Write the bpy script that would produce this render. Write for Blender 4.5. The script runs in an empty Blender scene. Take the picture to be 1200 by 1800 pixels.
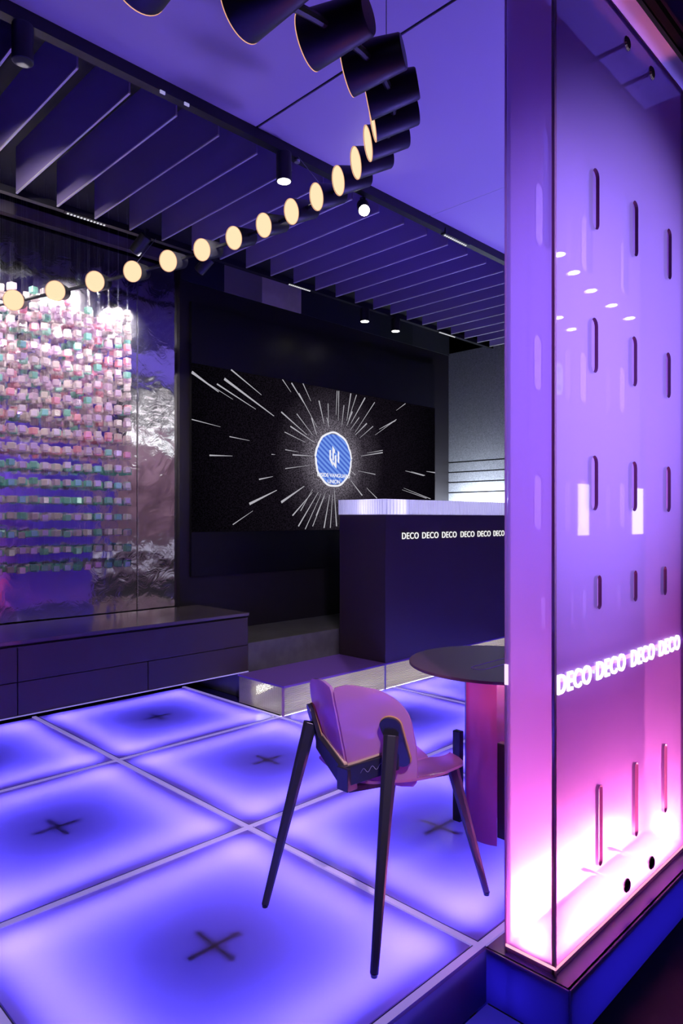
import bpy, bmesh, math, random
from math import pi, sin, cos, sqrt, radians
from mathutils import Vector, Matrix
random.seed(7)
SC = bpy.context.scene
COL = SC.collection

# ------------------------------------------------------------------ camera
EYE = 1.37
cam_d = bpy.data.cameras.new('camera')
cam = bpy.data.objects.new('camera', cam_d); COL.objects.link(cam)
cam.location = (0, 0, EYE)
cam.rotation_euler = (pi/2, 0, -pi/4)
cam_d.sensor_width = 36; cam_d.lens = 24.1
cam_d.shift_x = 10/1800; cam_d.shift_y = 12/1800
cam_d.clip_start = 0.02; cam_d.clip_end = 100
SC.camera = cam

# ------------------------------------------------------------------ look + world
SC.view_settings.view_transform = 'Standard'
SC.view_settings.look = 'None'
SC.view_settings.exposure = 0.0
SC.view_settings.gamma = 1.0
SC.view_settings.use_curve_mapping = False
W = bpy.data.worlds.new('world'); SC.world = W; W.use_nodes = True
W.node_tree.nodes['Background'].inputs[0].default_value = (0.10, 0.07, 0.30, 1)
W.node_tree.nodes['Background'].inputs[1].default_value = 0.02
try:
    SC.cycles.use_light_tree = True
    SC.cycles.max_bounces = 10
    SC.cycles.diffuse_bounces = 4
    SC.cycles.glossy_bounces = 5
    SC.cycles.transmission_bounces = 6
    SC.cycles.transparent_max_bounces = 16
    SC.cycles.sample_clamp_indirect = 4.0
    SC.cycles.caustics_reflective = False
    SC.cycles.caustics_refractive = False
except Exception:
    pass

# light settings (watts / strengths) gathered here
L_STRIP = 3.3           # watts of one LED bar under the floor glass (four per cell)
C_STRIP = (0.115, 0.085, 1.0)
L_PANEL_BASE = 3.0
C_PANEL_BASE = (1.0, 0.26, 0.40)

def lamp(name, kind, loc, energy, color, target=None, **kw):
    d = bpy.data.lights.new(name, kind); d.energy = energy; d.color = color
    for k, v in kw.items(): setattr(d, k, v)
    o = bpy.data.objects.new(name, d); COL.objects.link(o); o.location = loc
    if target is not None:
        o.rotation_euler = (Vector(target)-Vector(loc)).to_track_quat('-Z', 'Y').to_euler()
    return o

# spots that the ceiling lamps throw
lamp('spot_light', 'SPOT', (2.33, 4.16, 3.15), 300, (1.0, 0.93, 0.90), (2.15, 4.84, 2.55), spot_size=radians(75), spot_blend=0.9, shadow_soft_size=0.03)
lamp('spot_light', 'SPOT', (1.35, 4.16, 3.15), 300, (1.0, 0.93, 0.90), (1.55, 4.84, 2.6), spot_size=radians(75), spot_blend=0.9, shadow_soft_size=0.03)
lamp('spot_light', 'SPOT', (2.83, 4.16, 3.12), 150, (1.0, 0.95, 0.95), (2.5, 4.84, 2.5), spot_size=radians(60), spot_blend=0.9, shadow_soft_size=0.03)
lamp('spot_light', 'SPOT', (2.955, 2.70, 3.17), 60, (1.0, 0.85, 0.72), (3.2, 3.6, 0.2), spot_size=radians(60), spot_blend=0.8, shadow_soft_size=0.03)
lamp('spot_light', 'SPOT', (2.338, 2.72, 3.13), 60, (1.0, 0.85, 0.80), (2.3, 2.4, 0.0), spot_size=radians(50), spot_blend=0.8, shadow_soft_size=0.03)
# added corridor side spots without fixtures, washing the acrylic totem
lamp('spot_light', 'SPOT', (4.5, -3.2, 3.2), 2700, (0.66, 0.58, 1.0), (2.5, 1.05, 1.92), spot_size=radians(25), spot_blend=1.0, shadow_soft_size=0.05)
lamp('spot_light', 'SPOT', (-.9, -2.6, 3.2), 1300, (0.66, 0.54, 1.0), (1.95, 1.1, 1.75), spot_size=radians(22), spot_blend=1.0, shadow_soft_size=0.05)
lamp('spot_light', 'SPOT', (1.015, 2.72, 3.12), 420, (1.0, .90, .92), (1.7, 4.6, 2.35), spot_size=radians(70), spot_blend=0.9, shadow_soft_size=0.03)  # added beam brightening the cubes, set at a track lamp that looks dark
lamp('spot_light', 'SPOT', (2.1, 2.76, 3.12), 300, (1.0, .90, .92), (2.3, 4.6, 2.3), spot_size=radians(50), spot_blend=0.9, shadow_soft_size=0.03)  # second added beam on the cubes, no lamp body here
lamp('spot_light', 'SPOT', (.3, -.5, 3.3), 520, (1.0, 0.72, 0.95), (1.65, 1.62, .65), spot_size=radians(22), spot_blend=1.0, shadow_soft_size=0.05)  # added spot without fixture, brightens the chair back
lamp('added_ceiling_fill', 'SPOT', (6.2, 2.3, .20), 420, (.26, .19, 1.0), (3.1, 1.9, 3.33), spot_size=radians(75), spot_blend=1.0, shadow_soft_size=0.35)  # added fill hidden behind the totem, brightens the violet ceiling
# washer behind the counter that lights the silver side wall from below
a = lamp('wall_washer_light', 'AREA', (6.34, 4.2, 1.42), 55, (0.80, 0.88, 1.0), (6.69, 4.2, 1.92), shape='RECTANGLE', size=1.2, size_y=0.05)

# ------------------------------------------------------------------ materials
MATS = {}
def mat(name):
    m = bpy.data.materials.new(name); m.use_nodes = True
    nt = m.node_tree; nt.nodes.clear()
    out = nt.nodes.new('ShaderNodeOutputMaterial')
    MATS[name] = m
    return m, nt, out
def pbr(name, col, rough=0.5, metal=0.0, coat=0.0, noise=None, bump=None, emis=None, spec=0.5, trans=0.0, ior=1.45):
    m, nt, out = mat(name)
    b = nt.nodes.new('ShaderNodeBsdfPrincipled')
    b.inputs['Base Color'].default_value = (*col, 1)
    b.inputs['Roughness'].default_value = rough
    b.inputs['Metallic'].default_value = metal
    b.inputs['Coat Weight'].default_value = coat
    b.inputs['Specular IOR Level'].default_value = spec
    b.inputs['Transmission Weight'].default_value = trans
    b.inputs['IOR'].default_value = ior
    if emis:
        b.inputs['Emission Color'].default_value = (*emis[0], 1)
        b.inputs['Emission Strength'].default_value = emis[1]
    tc = nt.nodes.new('ShaderNodeTexCoord')
    if noise:                      # (scale, colour2, contrast lo, hi)
        n = nt.nodes.new('ShaderNodeTexNoise'); n.inputs['Scale'].default_value = noise[0]; n.inputs['Detail'].default_value = 6
        r = nt.nodes.new('ShaderNodeValToRGB')
        r.color_ramp.elements[0].position = noise[2]; r.color_ramp.elements[1].position = noise[3]
        r.color_ramp.elements[0].color = (*col, 1); r.color_ramp.elements[1].color = (*noise[1], 1)
        nt.links.new(tc.outputs['Object'], n.inputs['Vector']); nt.links.new(n.outputs['Fac'], r.inputs['Fac'])
        nt.links.new(r.outputs['Color'], b.inputs['Base Color'])
    if bump:                       # (scale, strength, distance)
        n = nt.nodes.new('ShaderNodeTexNoise'); n.inputs['Scale'].default_value = bump[0]; n.inputs['Detail'].default_value = 5
        bp = nt.nodes.new('ShaderNodeBump'); bp.inputs['Strength'].default_value = bump[1]; bp.inputs['Distance'].default_value = bump[2]
        nt.links.new(tc.outputs['Object'], n.inputs['Vector']); nt.links.new(n.outputs['Fac'], bp.inputs['Height'])
        nt.links.new(bp.outputs['Normal'], b.inputs['Normal'])
    nt.links.new(b.outputs[0], out.inputs[0])
    return m
def emit(name, col, s):
    m, nt, out = mat(name)
    e = nt.nodes.new('ShaderNodeEmission'); e.inputs[0].default_value = (*col, 1); e.inputs[1].default_value = s
    nt.links.new(e.outputs[0], out.inputs[0]); return m
def fresnel(nt, ior):
    """fresnel for thin sheets: the same reflectance from either side (no internal reflection, since rays are not bent)"""
    f = nt.nodes.new('ShaderNodeFresnel'); g = nt.nodes.new('ShaderNodeNewGeometry')
    mr = nt.nodes.new('ShaderNodeMapRange'); mr.inputs[3].default_value = ior; mr.inputs[4].default_value = 1/ior
    nt.links.new(g.outputs['Backfacing'], mr.inputs[0]); nt.links.new(mr.outputs[0], f.inputs[0]); return f
def milky(name, tcol, dcol, wt=0.6, ior=1.45, rough=0.08, clear=0.0, clearcol=(1, 1, 1), gl=1.0):
    """opal / frosted acrylic: translucent + diffuse (+ some clear) under a glossy fresnel skin"""
    m, nt, out = mat(name)
    t = nt.nodes.new('ShaderNodeBsdfTranslucent'); t.inputs[0].default_value = (*tcol, 1)
    d = nt.nodes.new('ShaderNodeBsdfDiffuse'); d.inputs[0].default_value = (*dcol, 1)
    mx = nt.nodes.new('ShaderNodeMixShader'); mx.inputs[0].default_value = wt
    nt.links.new(d.outputs[0], mx.inputs[1]); nt.links.new(t.outputs[0], mx.inputs[2])
    last = mx
    if clear > 0:
        tr = nt.nodes.new('ShaderNodeBsdfTransparent'); tr.inputs[0].default_value = (*clearcol, 1)
        m2 = nt.nodes.new('ShaderNodeMixShader'); m2.inputs[0].default_value = clear
        nt.links.new(mx.outputs[0], m2.inputs[1]); nt.links.new(tr.outputs[0], m2.inputs[2]); last = m2
    g = nt.nodes.new('ShaderNodeBsdfGlossy'); g.inputs['Roughness'].default_value = rough
    g.inputs[0].default_value = (gl, gl, gl, 1)
    f = fresnel(nt, ior)
    m3 = nt.nodes.new('ShaderNodeMixShader')
    nt.links.new(f.outputs[0], m3.inputs[0]); nt.links.new(last.outputs[0], m3.inputs[1]); nt.links.new(g.outputs[0], m3.inputs[2])
    nt.links.new(m3.outputs[0], out.inputs[0])
    return m

M_floor = milky('frosted floor glass', (0.80, 0.78, 0.95), (0.42, 0.30, 0.62), wt=0.78, ior=1.5, rough=0.09)
M_rail = pbr('self-glowing joint acrylic', (0.5, 0.45, 0.7), 0.3, emis=((0.42, 0.32, 1.0), 0.5))  # emission puts the joint's brightness into the acrylic; no LED below it
M_gap = pbr('dark joint rubber', (0.03, 0.02, 0.09), 0.5)
M_tray = pbr('light tray', (0.04, 0.035, 0.22), 0.8)
M_strip = emit('floor led', (0.25, 0.13, 1.0), 9.0)
M_cross = pbr('bracket metal', (0.02, 0.02, 0.03), 0.6)
M_riser = milky('riser acrylic', (0.45, 0.40, 0.9), (0.10, 0.07, 0.25), wt=0.6, rough=0.15)
M_ground = pbr('dark corridor floor', (0.002, 0.002, 0.005), 0.5, spec=.12, noise=(30, (0.004, 0.004, 0.008), 0.4, 0.7))
M_ceil = pbr('satin ceiling panel', (0.86, 0.76, 0.98), 0.42, bump=(2.5, 0.05, 0.02))
M_slat = pbr('lacquered slat', (0.42, 0.34, 0.66), 0.45)
M_edge = pbr('pale slat edge', (1.0, 0.98, 1.0), 0.3, coat=.5)
M_black = pbr('black powder coat', (0.006, 0.006, 0.008), 0.45)
M_blackgloss = pbr('black gloss', (0.004, 0.004, 0.006), 0.12)
M_void = pbr('black ceiling void', (0.006, 0.006, 0.009), 0.8)
M_header = pbr('grey header board', (0.11, 0.10, 0.085), 0.5, noise=(3, (0.15, 0.135, 0.12), 0.4, 0.6))
M_navy = pbr('near black satin board', (0.011, 0.009, 0.010), 0.45)
M_cab = pbr('dark blue grey lacquer', (0.055, 0.043, 0.030), 0.42, bump=(300, 0.05, 0.001))
M_cabtop = pbr('glossy dark cabinet top', (0.12, 0.10, 0.10), 0.16, noise=(6, (0.15, 0.125, 0.125), 0.4, 0.6))
M_counter = pbr('indigo counter laminate', (0.075, 0.052, 0.046), 0.35)
M_plat = pbr('violet platform carpet', (0.22, 0.10, 0.42), 0.5, noise=(400, (0.27, 0.13, 0.50), 0.4, 0.6))
M_ledge = pbr('grey green stone', (0.09, 0.092, 0.07), 0.35, noise=(8, (0.12, 0.122, 0.095), 0.4, 0.6))
M_rib = milky('ribbed clear acrylic', (0.95, 0.93, 0.85), (0.35, 0.33, 0.38), wt=0.65, rough=0.12)
M_ribtop = milky('fluted counter acrylic', (0.75, 0.72, 0.95), (0.42, 0.42, 0.58), wt=0.5, rough=0.1)
M_letter = emit('white letter', (1, 1, 1), 1.0)
M_chairtan = pbr('tan felt layer', (0.55, 0.33, 0.16), 0.6)
M_chairmetal = pbr('dark anodised metal', (0.050, 0.050, 0.075), 0.32, metal=0.6)
M_disc = emit('warm opal disc', (1.0, 0.82, 0.50), 1.0)
M_warmrim = emit('glowing cone rim', (1.0, 0.50, 0.30), 0.9)
M_lens = emit('lamp lens', (1.0, 0.93, 0.85), 14)
M_lenssoft = emit('small lens row', (0.95, 0.95, 1.0), .8)
M_chrome = pbr('chrome', (0.7, 0.7, 0.7), 0.12, metal=1.0, bump=(120, 0.4, 0.002))
M_wire = pbr('steel wire', (0.5, 0.5, 0.55), 0.3, metal=0.8)
M_table = pbr('dark speckled laminate', (0.17, 0.075, 0.10), 0.28, noise=(160, (0.20, 0.16, 0.24), 0.66, 0.74))
M_line = pbr('inlaid lilac line', (0.75, 0.62, 0.95), 0.3)
M_post = pbr('dark green black bar', (0.018, 0.022, 0.024), 0.35)

def film_mat():
    """dichroic acrylic of the table pillar: hue turns with the viewing angle"""
    m, nt, out = mat('dichroic acrylic')
    lw = nt.nodes.new('ShaderNodeLayerWeight'); lw.inputs[0].default_value = 0.45
    r = nt.nodes.new('ShaderNodeValToRGB')
    e = r.color_ramp.elements
    e[0].position = 0.0; e[0].color = (0.90, 0.35, 0.62, 1)
    e[1].position = 1.0; e[1].color = (0.55, 0.45, 0.95, 1)
    for p, c in ((0.45, (0.85, 0.35, 0.70, 1)), (0.66, (0.90, 0.10, 0.35, 1)), (0.76, (0.12, 0.60, 0.80, 1)), (0.86, (0.20, 0.22, 0.95, 1))):
        k = e.new(p); k.color = c
    nt.links.new(lw.outputs['Facing'], r.inputs[0])
    t = nt.nodes.new('ShaderNodeBsdfTranslucent'); d = nt.nodes.new('ShaderNodeBsdfDiffuse')
    g = nt.nodes.new('ShaderNodeBsdfGlossy'); g.inputs['Roughness'].default_value = 0.18
    for n in (t, d, g): nt.links.new(r.outputs[0], n.inputs[0])
    m1 = nt.nodes.new('ShaderNodeMixShader'); m1.inputs[0].default_value = 0.5
    m2 = nt.nodes.new('ShaderNodeMixShader'); m2.inputs[0].default_value = 0.22
    tp = nt.nodes.new('ShaderNodeBsdfTransparent'); nt.links.new(r.outputs[0], tp.inputs[0])
    mt = nt.nodes.new('ShaderNodeMixShader'); mt.inputs[0].default_value = 0.35
    nt.links.new(d.outputs[0], m1.inputs[1]); nt.links.new(t.outputs[0], m1.inputs[2])
    nt.links.new(m1.outputs[0], mt.inputs[1]); nt.links.new(tp.outputs[0], mt.inputs[2])
    nt.links.new(mt.outputs[0], m2.inputs[1]); nt.links.new(g.outputs[0], m2.inputs[2])
    nt.links.new(m2.outputs[0], out.inputs[0]); return m
M_film = film_mat()
M_shell = milky('pink translucent acrylic', (0.98, 0.55, 0.90), (0.85, 0.50, 0.90), wt=0.5, rough=0.12, clear=0.25, clearcol=(1, 0.6, 0.95))
M_shellseat = milky('pale pink acrylic seat', (0.98, 0.50, 0.75), (0.70, 0.35, 0.60), wt=0.55, rough=0.12, clear=0.35, clearcol=(1, 0.62, 0.85))

def clear_mat(name, tint, haze, hazecol, ior=1.49, rough=0.02):
    m, nt, out = mat(name)
    tr = nt.nodes.new('ShaderNodeBsdfTransparent'); tr.inputs[0].default_value = (*tint, 1)
    t = nt.nodes.new('ShaderNodeBsdfTranslucent'); t.inputs[0].default_value = (*hazecol, 1)
    d = nt.nodes.new('ShaderNodeBsdfDiffuse'); d.inputs[0].default_value = (*hazecol, 1)
    md = nt.nodes.new('ShaderNodeMixShader'); md.inputs[0].default_value = 0.5
    nt.links.new(d.outputs[0], md.inputs[1]); nt.links.new(t.outputs[0], md.inputs[2])
    mh = nt.nodes.new('ShaderNodeMixShader'); mh.inputs[0].default_value = haze
    nt.links.new(tr.outputs[0], mh.inputs[1]); nt.links.new(md.outputs[0], mh.inputs[2])
    g = nt.nodes.new('ShaderNodeBsdfGlossy'); g.inputs['Roughness'].default_value = rough
    f = fresnel(nt, ior)
    m3 = nt.nodes.new('ShaderNodeMixShader')
    nt.links.new(f.outputs[0], m3.inputs[0]); nt.links.new(mh.outputs[0], m3.inputs[1]); nt.links.new(g.outputs[0], m3.inputs[2])
    nt.links.new(m3.outputs[0], out.inputs[0]); return m
M_clear = clear_mat('clear acrylic sheet', (0.90, 0.84, 0.98), 0.44, (0.62, 0.46, 0.98))
M_clearedge = milky('acrylic cut edge', (0.85, 0.60, 0.90), (0.35, 0.20, 0.42), wt=0.7, rough=0.1)
M_slotrim = pbr('dark slot edge', (0.10, 0.02, 0.09), 0.15)
M_opal = milky('opal back sheet', (0.80, 0.62, 0.98), (0.70, 0.52, 0.93), wt=0.30, rough=0.35)

def foil_mat():
    m, nt, out = mat('crinkled silver foil')
    b = nt.nodes.new('ShaderNodeBsdfPrincipled'); b.inputs['Base Color'].default_value = (0.80, 0.78, 0.82, 1)
    b.inputs['Metallic'].default_value = 1; b.inputs['Roughness'].default_value = 0.10
    tc = nt.nodes.new('ShaderNodeTexCoord')
    n1 = nt.nodes.new('ShaderNodeTexNoise'); n1.inputs['Scale'].default_value = 2.2; n1.inputs['Detail'].default_value = 2
    n2 = nt.nodes.new('ShaderNodeTexNoise'); n2.inputs['Scale'].default_value = 10; n2.inputs['Detail'].default_value = 4; n2.inputs['Distortion'].default_value = 1.2
    mt = nt.nodes.new('ShaderNodeMath'); mt.operation = 'MULTIPLY_ADD'; mt.inputs[1].default_value = 0.10
    nt.links.new(tc.outputs['Object'], n1.inputs['Vector']); nt.links.new(tc.outputs['Object'], n2.inputs['Vector'])
    nt.links.new(n2.outputs['Fac'], mt.inputs[0]); nt.links.new(n1.outputs['Fac'], mt.inputs[2])
    bp = nt.nodes.new('ShaderNodeBump'); bp.inputs['Strength'].default_value = 0.42; bp.inputs['Distance'].default_value = 0.035
    nt.links.new(mt.outputs[0], bp.inputs['Height']); nt.links.new(bp.outputs['Normal'], b.inputs['Normal'])
    nt.links.new(b.outputs[0], out.inputs[0]); return m
M_foil = foil_mat()
def brushed_mat():
    m, nt, out = mat('sparkling silver board')
    b = nt.nodes.new('ShaderNodeBsdfPrincipled')
    b.inputs['Metallic'].default_value = 0.85; b.inputs['Roughness'].default_value = 0.42
    tc = nt.nodes.new('ShaderNodeTexCoord')
    n = nt.nodes.new('ShaderNodeTexNoise'); n.inputs['Scale'].default_value = 90; n.inputs['Detail'].default_value = 4; n.inputs['Distortion'].default_value = 2
    r = nt.nodes.new('ShaderNodeValToRGB'); r.color_ramp.elements[0].position = .35; r.color_ramp.elements[1].position = .65
    r.color_ramp.elements[0].color = (.28, .29, .33, 1); r.color_ramp.elements[1].color = (.62, .64, .70, 1)
    bp = nt.nodes.new('ShaderNodeBump'); bp.inputs['Strength'].default_value = 0.5; bp.inputs['Distance'].default_value = 0.004
    nt.links.new(tc.outputs['Object'], n.inputs['Vector']); nt.links.new(n.outputs['Fac'], r.inputs[0]); nt.links.new(r.outputs[0], b.inputs['Base Color'])
    nt.links.new(n.outputs['Fac'], bp.inputs['Height']); nt.links.new(bp.outputs[0], b.inputs['Normal'])
    nt.links.new(b.outputs[0], out.inputs[0]); return m
M_brushed = brushed_mat()
def cube_mat(name, col, gcol):
    m, nt, out = mat(name)
    tr = nt.nodes.new('ShaderNodeBsdfTransparent'); tr.inputs[0].default_value = (*gcol, 1)
    d = nt.nodes.new('ShaderNodeBsdfDiffuse'); d.inputs[0].default_value = (*col, 1)
    t = nt.nodes.new('ShaderNodeBsdfTranslucent'); t.inputs[0].default_value = (*col, 1)
    a1 = nt.nodes.new('ShaderNodeMixShader'); a1.inputs[0].default_value = 0.5
    nt.links.new(d.outputs[0], a1.inputs[1]); nt.links.new(t.outputs[0], a1.inputs[2])
    a2 = nt.nodes.new('ShaderNodeMixShader'); a2.inputs[0].default_value = 0.45
    nt.links.new(tr.outputs[0], a2.inputs[1]); nt.links.new(a1.outputs[0], a2.inputs[2])
    g = nt.nodes.new('ShaderNodeBsdfGlossy'); g.inputs['Roughness'].default_value = 0.12; g.inputs[0].default_value = (*gcol, 1)
    a3 = nt.nodes.new('ShaderNodeMixShader'); a3.inputs[0].default_value = 0.40
    nt.links.new(a2.outputs[0], a3.inputs[1]); nt.links.new(g.outputs[0], a3.inputs[2])
    nt.links.new(a3.outputs[0], out.inputs[0]); return m
CUBES = [cube_mat('clear cube', (0.88, 0.74, 0.72), (0.95, 0.93, 0.97)), cube_mat('lilac cube', (0.72, 0.58, 0.70), (0.92, 0.80, 0.95)),
         cube_mat('pink cube', (0.95, 0.50, 0.60), (1.0, 0.72, 0.82)), cube_mat('mint cube', (0.35, 0.66, 0.58), (0.68, 0.95, 0.88))]

def screen_mat():
    m, nt, out = mat('led video image')
    tc = nt.nodes.new('ShaderNodeTexCoord')
    sx = nt.nodes.new('ShaderNodeSeparateXYZ'); nt.links.new(tc.outputs['Object'], sx.inputs[0])
    L = nt.nodes.new('ShaderNodeVectorMath'); L.operation = 'LENGTH'; nt.links.new(tc.outputs['Object'], L.inputs[0])
    r = nt.nodes.new('ShaderNodeValToRGB'); e = r.color_ramp.elements
    e[0].position = 0.0; e[0].color = (0.40, 0.36, 0.44, 1); e[1].position = 1.0; e[1].color = (0.004, 0.003, 0.006, 1)
    k = e.new(0.16); k.color = (0.32, 0.28, 0.35, 1); k = e.new(0.27); k.color = (0.075, 0.06, 0.085, 1); k = e.new(0.45); k.color = (0.014, 0.010, 0.018, 1)
    dv = nt.nodes.new('ShaderNodeMath'); dv.operation = 'MULTIPLY'; dv.inputs[1].default_value = 0.60
    nt.links.new(L.outputs['Value'], dv.inputs[0]); nt.links.new(dv.outputs[0], r.inputs[0])
    n = nt.nodes.new('ShaderNodeTexNoise'); n.inputs['Scale'].default_value = 95; n.inputs['Detail'].default_value = 3
    mr = nt.nodes.new('ShaderNodeMapRange'); mr.inputs[1].default_value = .38; mr.inputs[2].default_value = .66; mr.inputs[3].default_value = 0.10; mr.inputs[4].default_value = 0.85
    nt.links.new(tc.outputs['Object'], n.inputs['Vector']); nt.links.new(n.outputs['Fac'], mr.inputs[0])
    em = nt.nodes.new('ShaderNodeEmission'); nt.links.new(r.outputs[0], em.inputs[0]); nt.links.new(mr.outputs[0], em.inputs[1])
    nt.links.new(em.outputs[0], out.inputs[0]); return m
M_video = screen_mat()
def badge_mat():
    m, nt, out = mat('blue striped badge image')
    tc = nt.nodes.new('ShaderNodeTexCoord')
    mp = nt.nodes.new('ShaderNodeMapping'); mp.inputs['Rotation'].default_value = (0, radians(-35), 0)
    wv = nt.nodes.new('ShaderNodeTexWave'); wv.bands_direction = 'Z'; wv.inputs['Scale'].default_value = 7.5; wv.inputs['Distortion'].default_value = 0.4
    r = nt.nodes.new('ShaderNodeValToRGB'); r.color_ramp.elements[0].color = (0.045, 0.10, 0.50, 1); r.color_ramp.elements[1].color = (0.17, 0.32, 0.80, 1)
    nt.links.new(tc.outputs['Object'], mp.inputs[0]); nt.links.new(mp.outputs[0], wv.inputs[0]); nt.links.new(wv.outputs['Fac'], r.inputs[0])
    em = nt.nodes.new('ShaderNodeEmission'); nt.links.new(r.outputs[0], em.inputs[0]); em.inputs[1].default_value = 1.1
    nt.links.new(em.outputs[0], out.inputs[0]); return m
M_badge = badge_mat()
M_white = emit('white pixels', (0.92, 0.92, 1.0), 0.95)
M_streak = emit('grey white pixels', (0.72, 0.70, 0.78), 0.6)

# ------------------------------------------------------------------ helpers
class MB:
    def __init__(s): s.v = []; s.f = []; s.m = []
    def add(s, vs, fs, mi=0):
        o = len(s.v); s.v += [tuple(v) for v in vs]; s.f += [tuple(i+o for i in f) for f in fs]; s.m += [mi]*len(fs); return s
    def box(s, x0, x1, y0, y1, z0, z1, mi=0):
        vs = [(x, y, z) for x in (x0, x1) for y in (y0, y1) for z in (z0, z1)]
        return s.add(vs, [(0, 1, 3, 2), (4, 6, 7, 5), (0, 4, 5, 1), (2, 3, 7, 6), (0, 2, 6, 4), (1, 5, 7, 3)], mi)
    def loft(s, rings, caps=True, mi=0, closed=True):
        n = len(rings[0]); vs = [v for r in rings for v in r]; fs = []
        for i in range(len(rings)-1):
            for j in range(n if closed else n-1):
                k = (j+1) % n
                fs.append((i*n+j, i*n+k, (i+1)*n+k, (i+1)*n+j))
        if caps: fs += [tuple(range(n-1, -1, -1)), tuple(range((len(rings)-1)*n, len(rings)*n))]
        return s.add(vs, fs, mi)
    def cyl(s, a, b, r0, r1=None, n=20, mi=0):
        a, b = Vector(a), Vector(b); r1 = r0 if r1 is None else r1
        q = (b-a).to_track_quat('Z', 'Y'); rings = []
        for c, r in ((a, r0), (b, r1)):
            rings.append([c + q @ Vector((r*cos(2*pi*i/n), r*sin(2*pi*i/n), 0)) for i in range(n)])
        return s.loft(rings, mi=mi)
    def tube(s, pts, r, n=8, mi=0, closed=False):
        pts = [Vector(p) for p in pts]; rings = []
        m = len(pts)
        for i, p in enumerate(pts):
            a = pts[i-1] if (i or closed) else p; b = pts[(i+1) % m] if (i < m-1 or closed) else p
            q = (b-a).to_track_quat('Z', 'Y')
            rings.append([p + q @ Vector((r*cos(2*pi*k/n), r*sin(2*pi*k/n), 0)) for k in range(n)])
        if closed: rings.append(rings[0])
        return s.loft(rings, caps=not closed, mi=mi)
    def obj(s, name, mats, parent=None, bevel=0, smooth=False, at=None):
        me = bpy.data.meshes.new(name)
        off = Vector(parent.matrix_world_loc) if False else (LOC.get(parent, Vector()) if parent else Vector(at or (0, 0, 0)))
        if parent and at is not None: off = Vector(at)
        me.from_pydata([Vector(v)-off for v in s.v], [], s.f)
        ms = mats if isinstance(mats, (list, tuple)) else [mats]
        for m in ms: me.materials.append(m)
        me.polygons.foreach_set('material_index', s.m)
        bm = bmesh.new(); bm.from_mesh(me); bmesh.ops.recalc_face_normals(bm, faces=bm.faces); bm.to_mesh(me); bm.free()
        if smooth: me.polygons.foreach_set('use_smooth', [True]*len(me.polygons))
        me.update()
        o = bpy.data.objects.new(name, me); COL.objects.link(o)
        if parent:
            o.parent = parent; o.location = off - LOC.get(parent, Vector())
        else: o.location = off
        LOC[o] = off
        if bevel:
            b = o.modifiers.new('bevel', 'BEVEL'); b.width = bevel; b.segments = 2; b.limit_method = 'ANGLE'
        if smooth:
            try:
                me.set_sharp_from_angle(angle=radians(35))
            except Exception: pass
        return o
LOC = {}
def tag(o, label=None, cat=None, group=None, kind=None):
    if label: o['label'] = label
    if cat: o['category'] = cat
    if group: o['group'] = group
    if kind: o['kind'] = kind
    return o
def thing(name, loc, label=None, cat=None, group=None, kind=None):
    o = bpy.data.objects.new(name, None); COL.objects.link(o); o.location = loc; o.empty_display_size = 0.1
    LOC[o] = Vector(loc); return tag(o, label, cat, group, kind)
def Bx(x0, x1, y0, y1, z0, z1): return MB().box(x0, x1, y0, y1, z0, z1)

def plate(name, outline, holes, thick, origin, ux, uy, mats, parent=None, edge=1):
    """flat sheet with holes: outline and holes in 2D, built as a filled curve turned into a mesh; cut edges get material slot `edge`"""
    cu = bpy.data.curves.new(name, 'CURVE'); cu.dimensions = '2D'; cu.fill_mode = 'BOTH'; cu.extrude = thick/2
    for pts in [outline]+holes:
        sp = cu.splines.new('POLY'); sp.points.add(len(pts)-1); sp.use_cyclic_u = True
        for p, q in zip(sp.points, pts): p.co = (q[0], q[1], 0, 1)
    t = bpy.data.objects.new('tmp', cu); COL.objects.link(t)
    me = bpy.data.meshes.new_from_object(t.evaluated_get(bpy.context.evaluated_depsgraph_get()))
    bpy.data.objects.remove(t)
    ux, uy = Vector(ux), Vector(uy); uz = ux.cross(uy)
    off = LOC.get(parent, Vector()) if parent else Vector(origin)
    O = Vector(origin)
    me.name = name; me.materials.clear()
    for m in mats: me.materials.append(m)
    for p in me.polygons: p.material_index = (0 if (p.normal.z > 0 or len(mats) < 3) else 2) if abs(p.normal.z) > 0.7 else min(edge, len(mats)-1)
    for v in me.vertices: c = v.co.copy(); v.co = O + ux*c.x + uy*c.y + uz*c.z - off
    me.update()
    o = bpy.data.objects.new(name, me); COL.objects.link(o)
    if parent: o.parent = parent
    else: o.location = off
    LOC[o] = off
    return o
def capsule(cx, cz, w, h, n=10):
    r = w/2; pts = []
    for i in range(n+1): a = pi*i/n; pts.append((cx+r*cos(a), cz+h/2-r+r*sin(a)))
    for i in range(n+1): a = pi+pi*i/n; pts.append((cx+r*cos(a), cz-h/2+r+r*sin(a)))
    return pts
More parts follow.
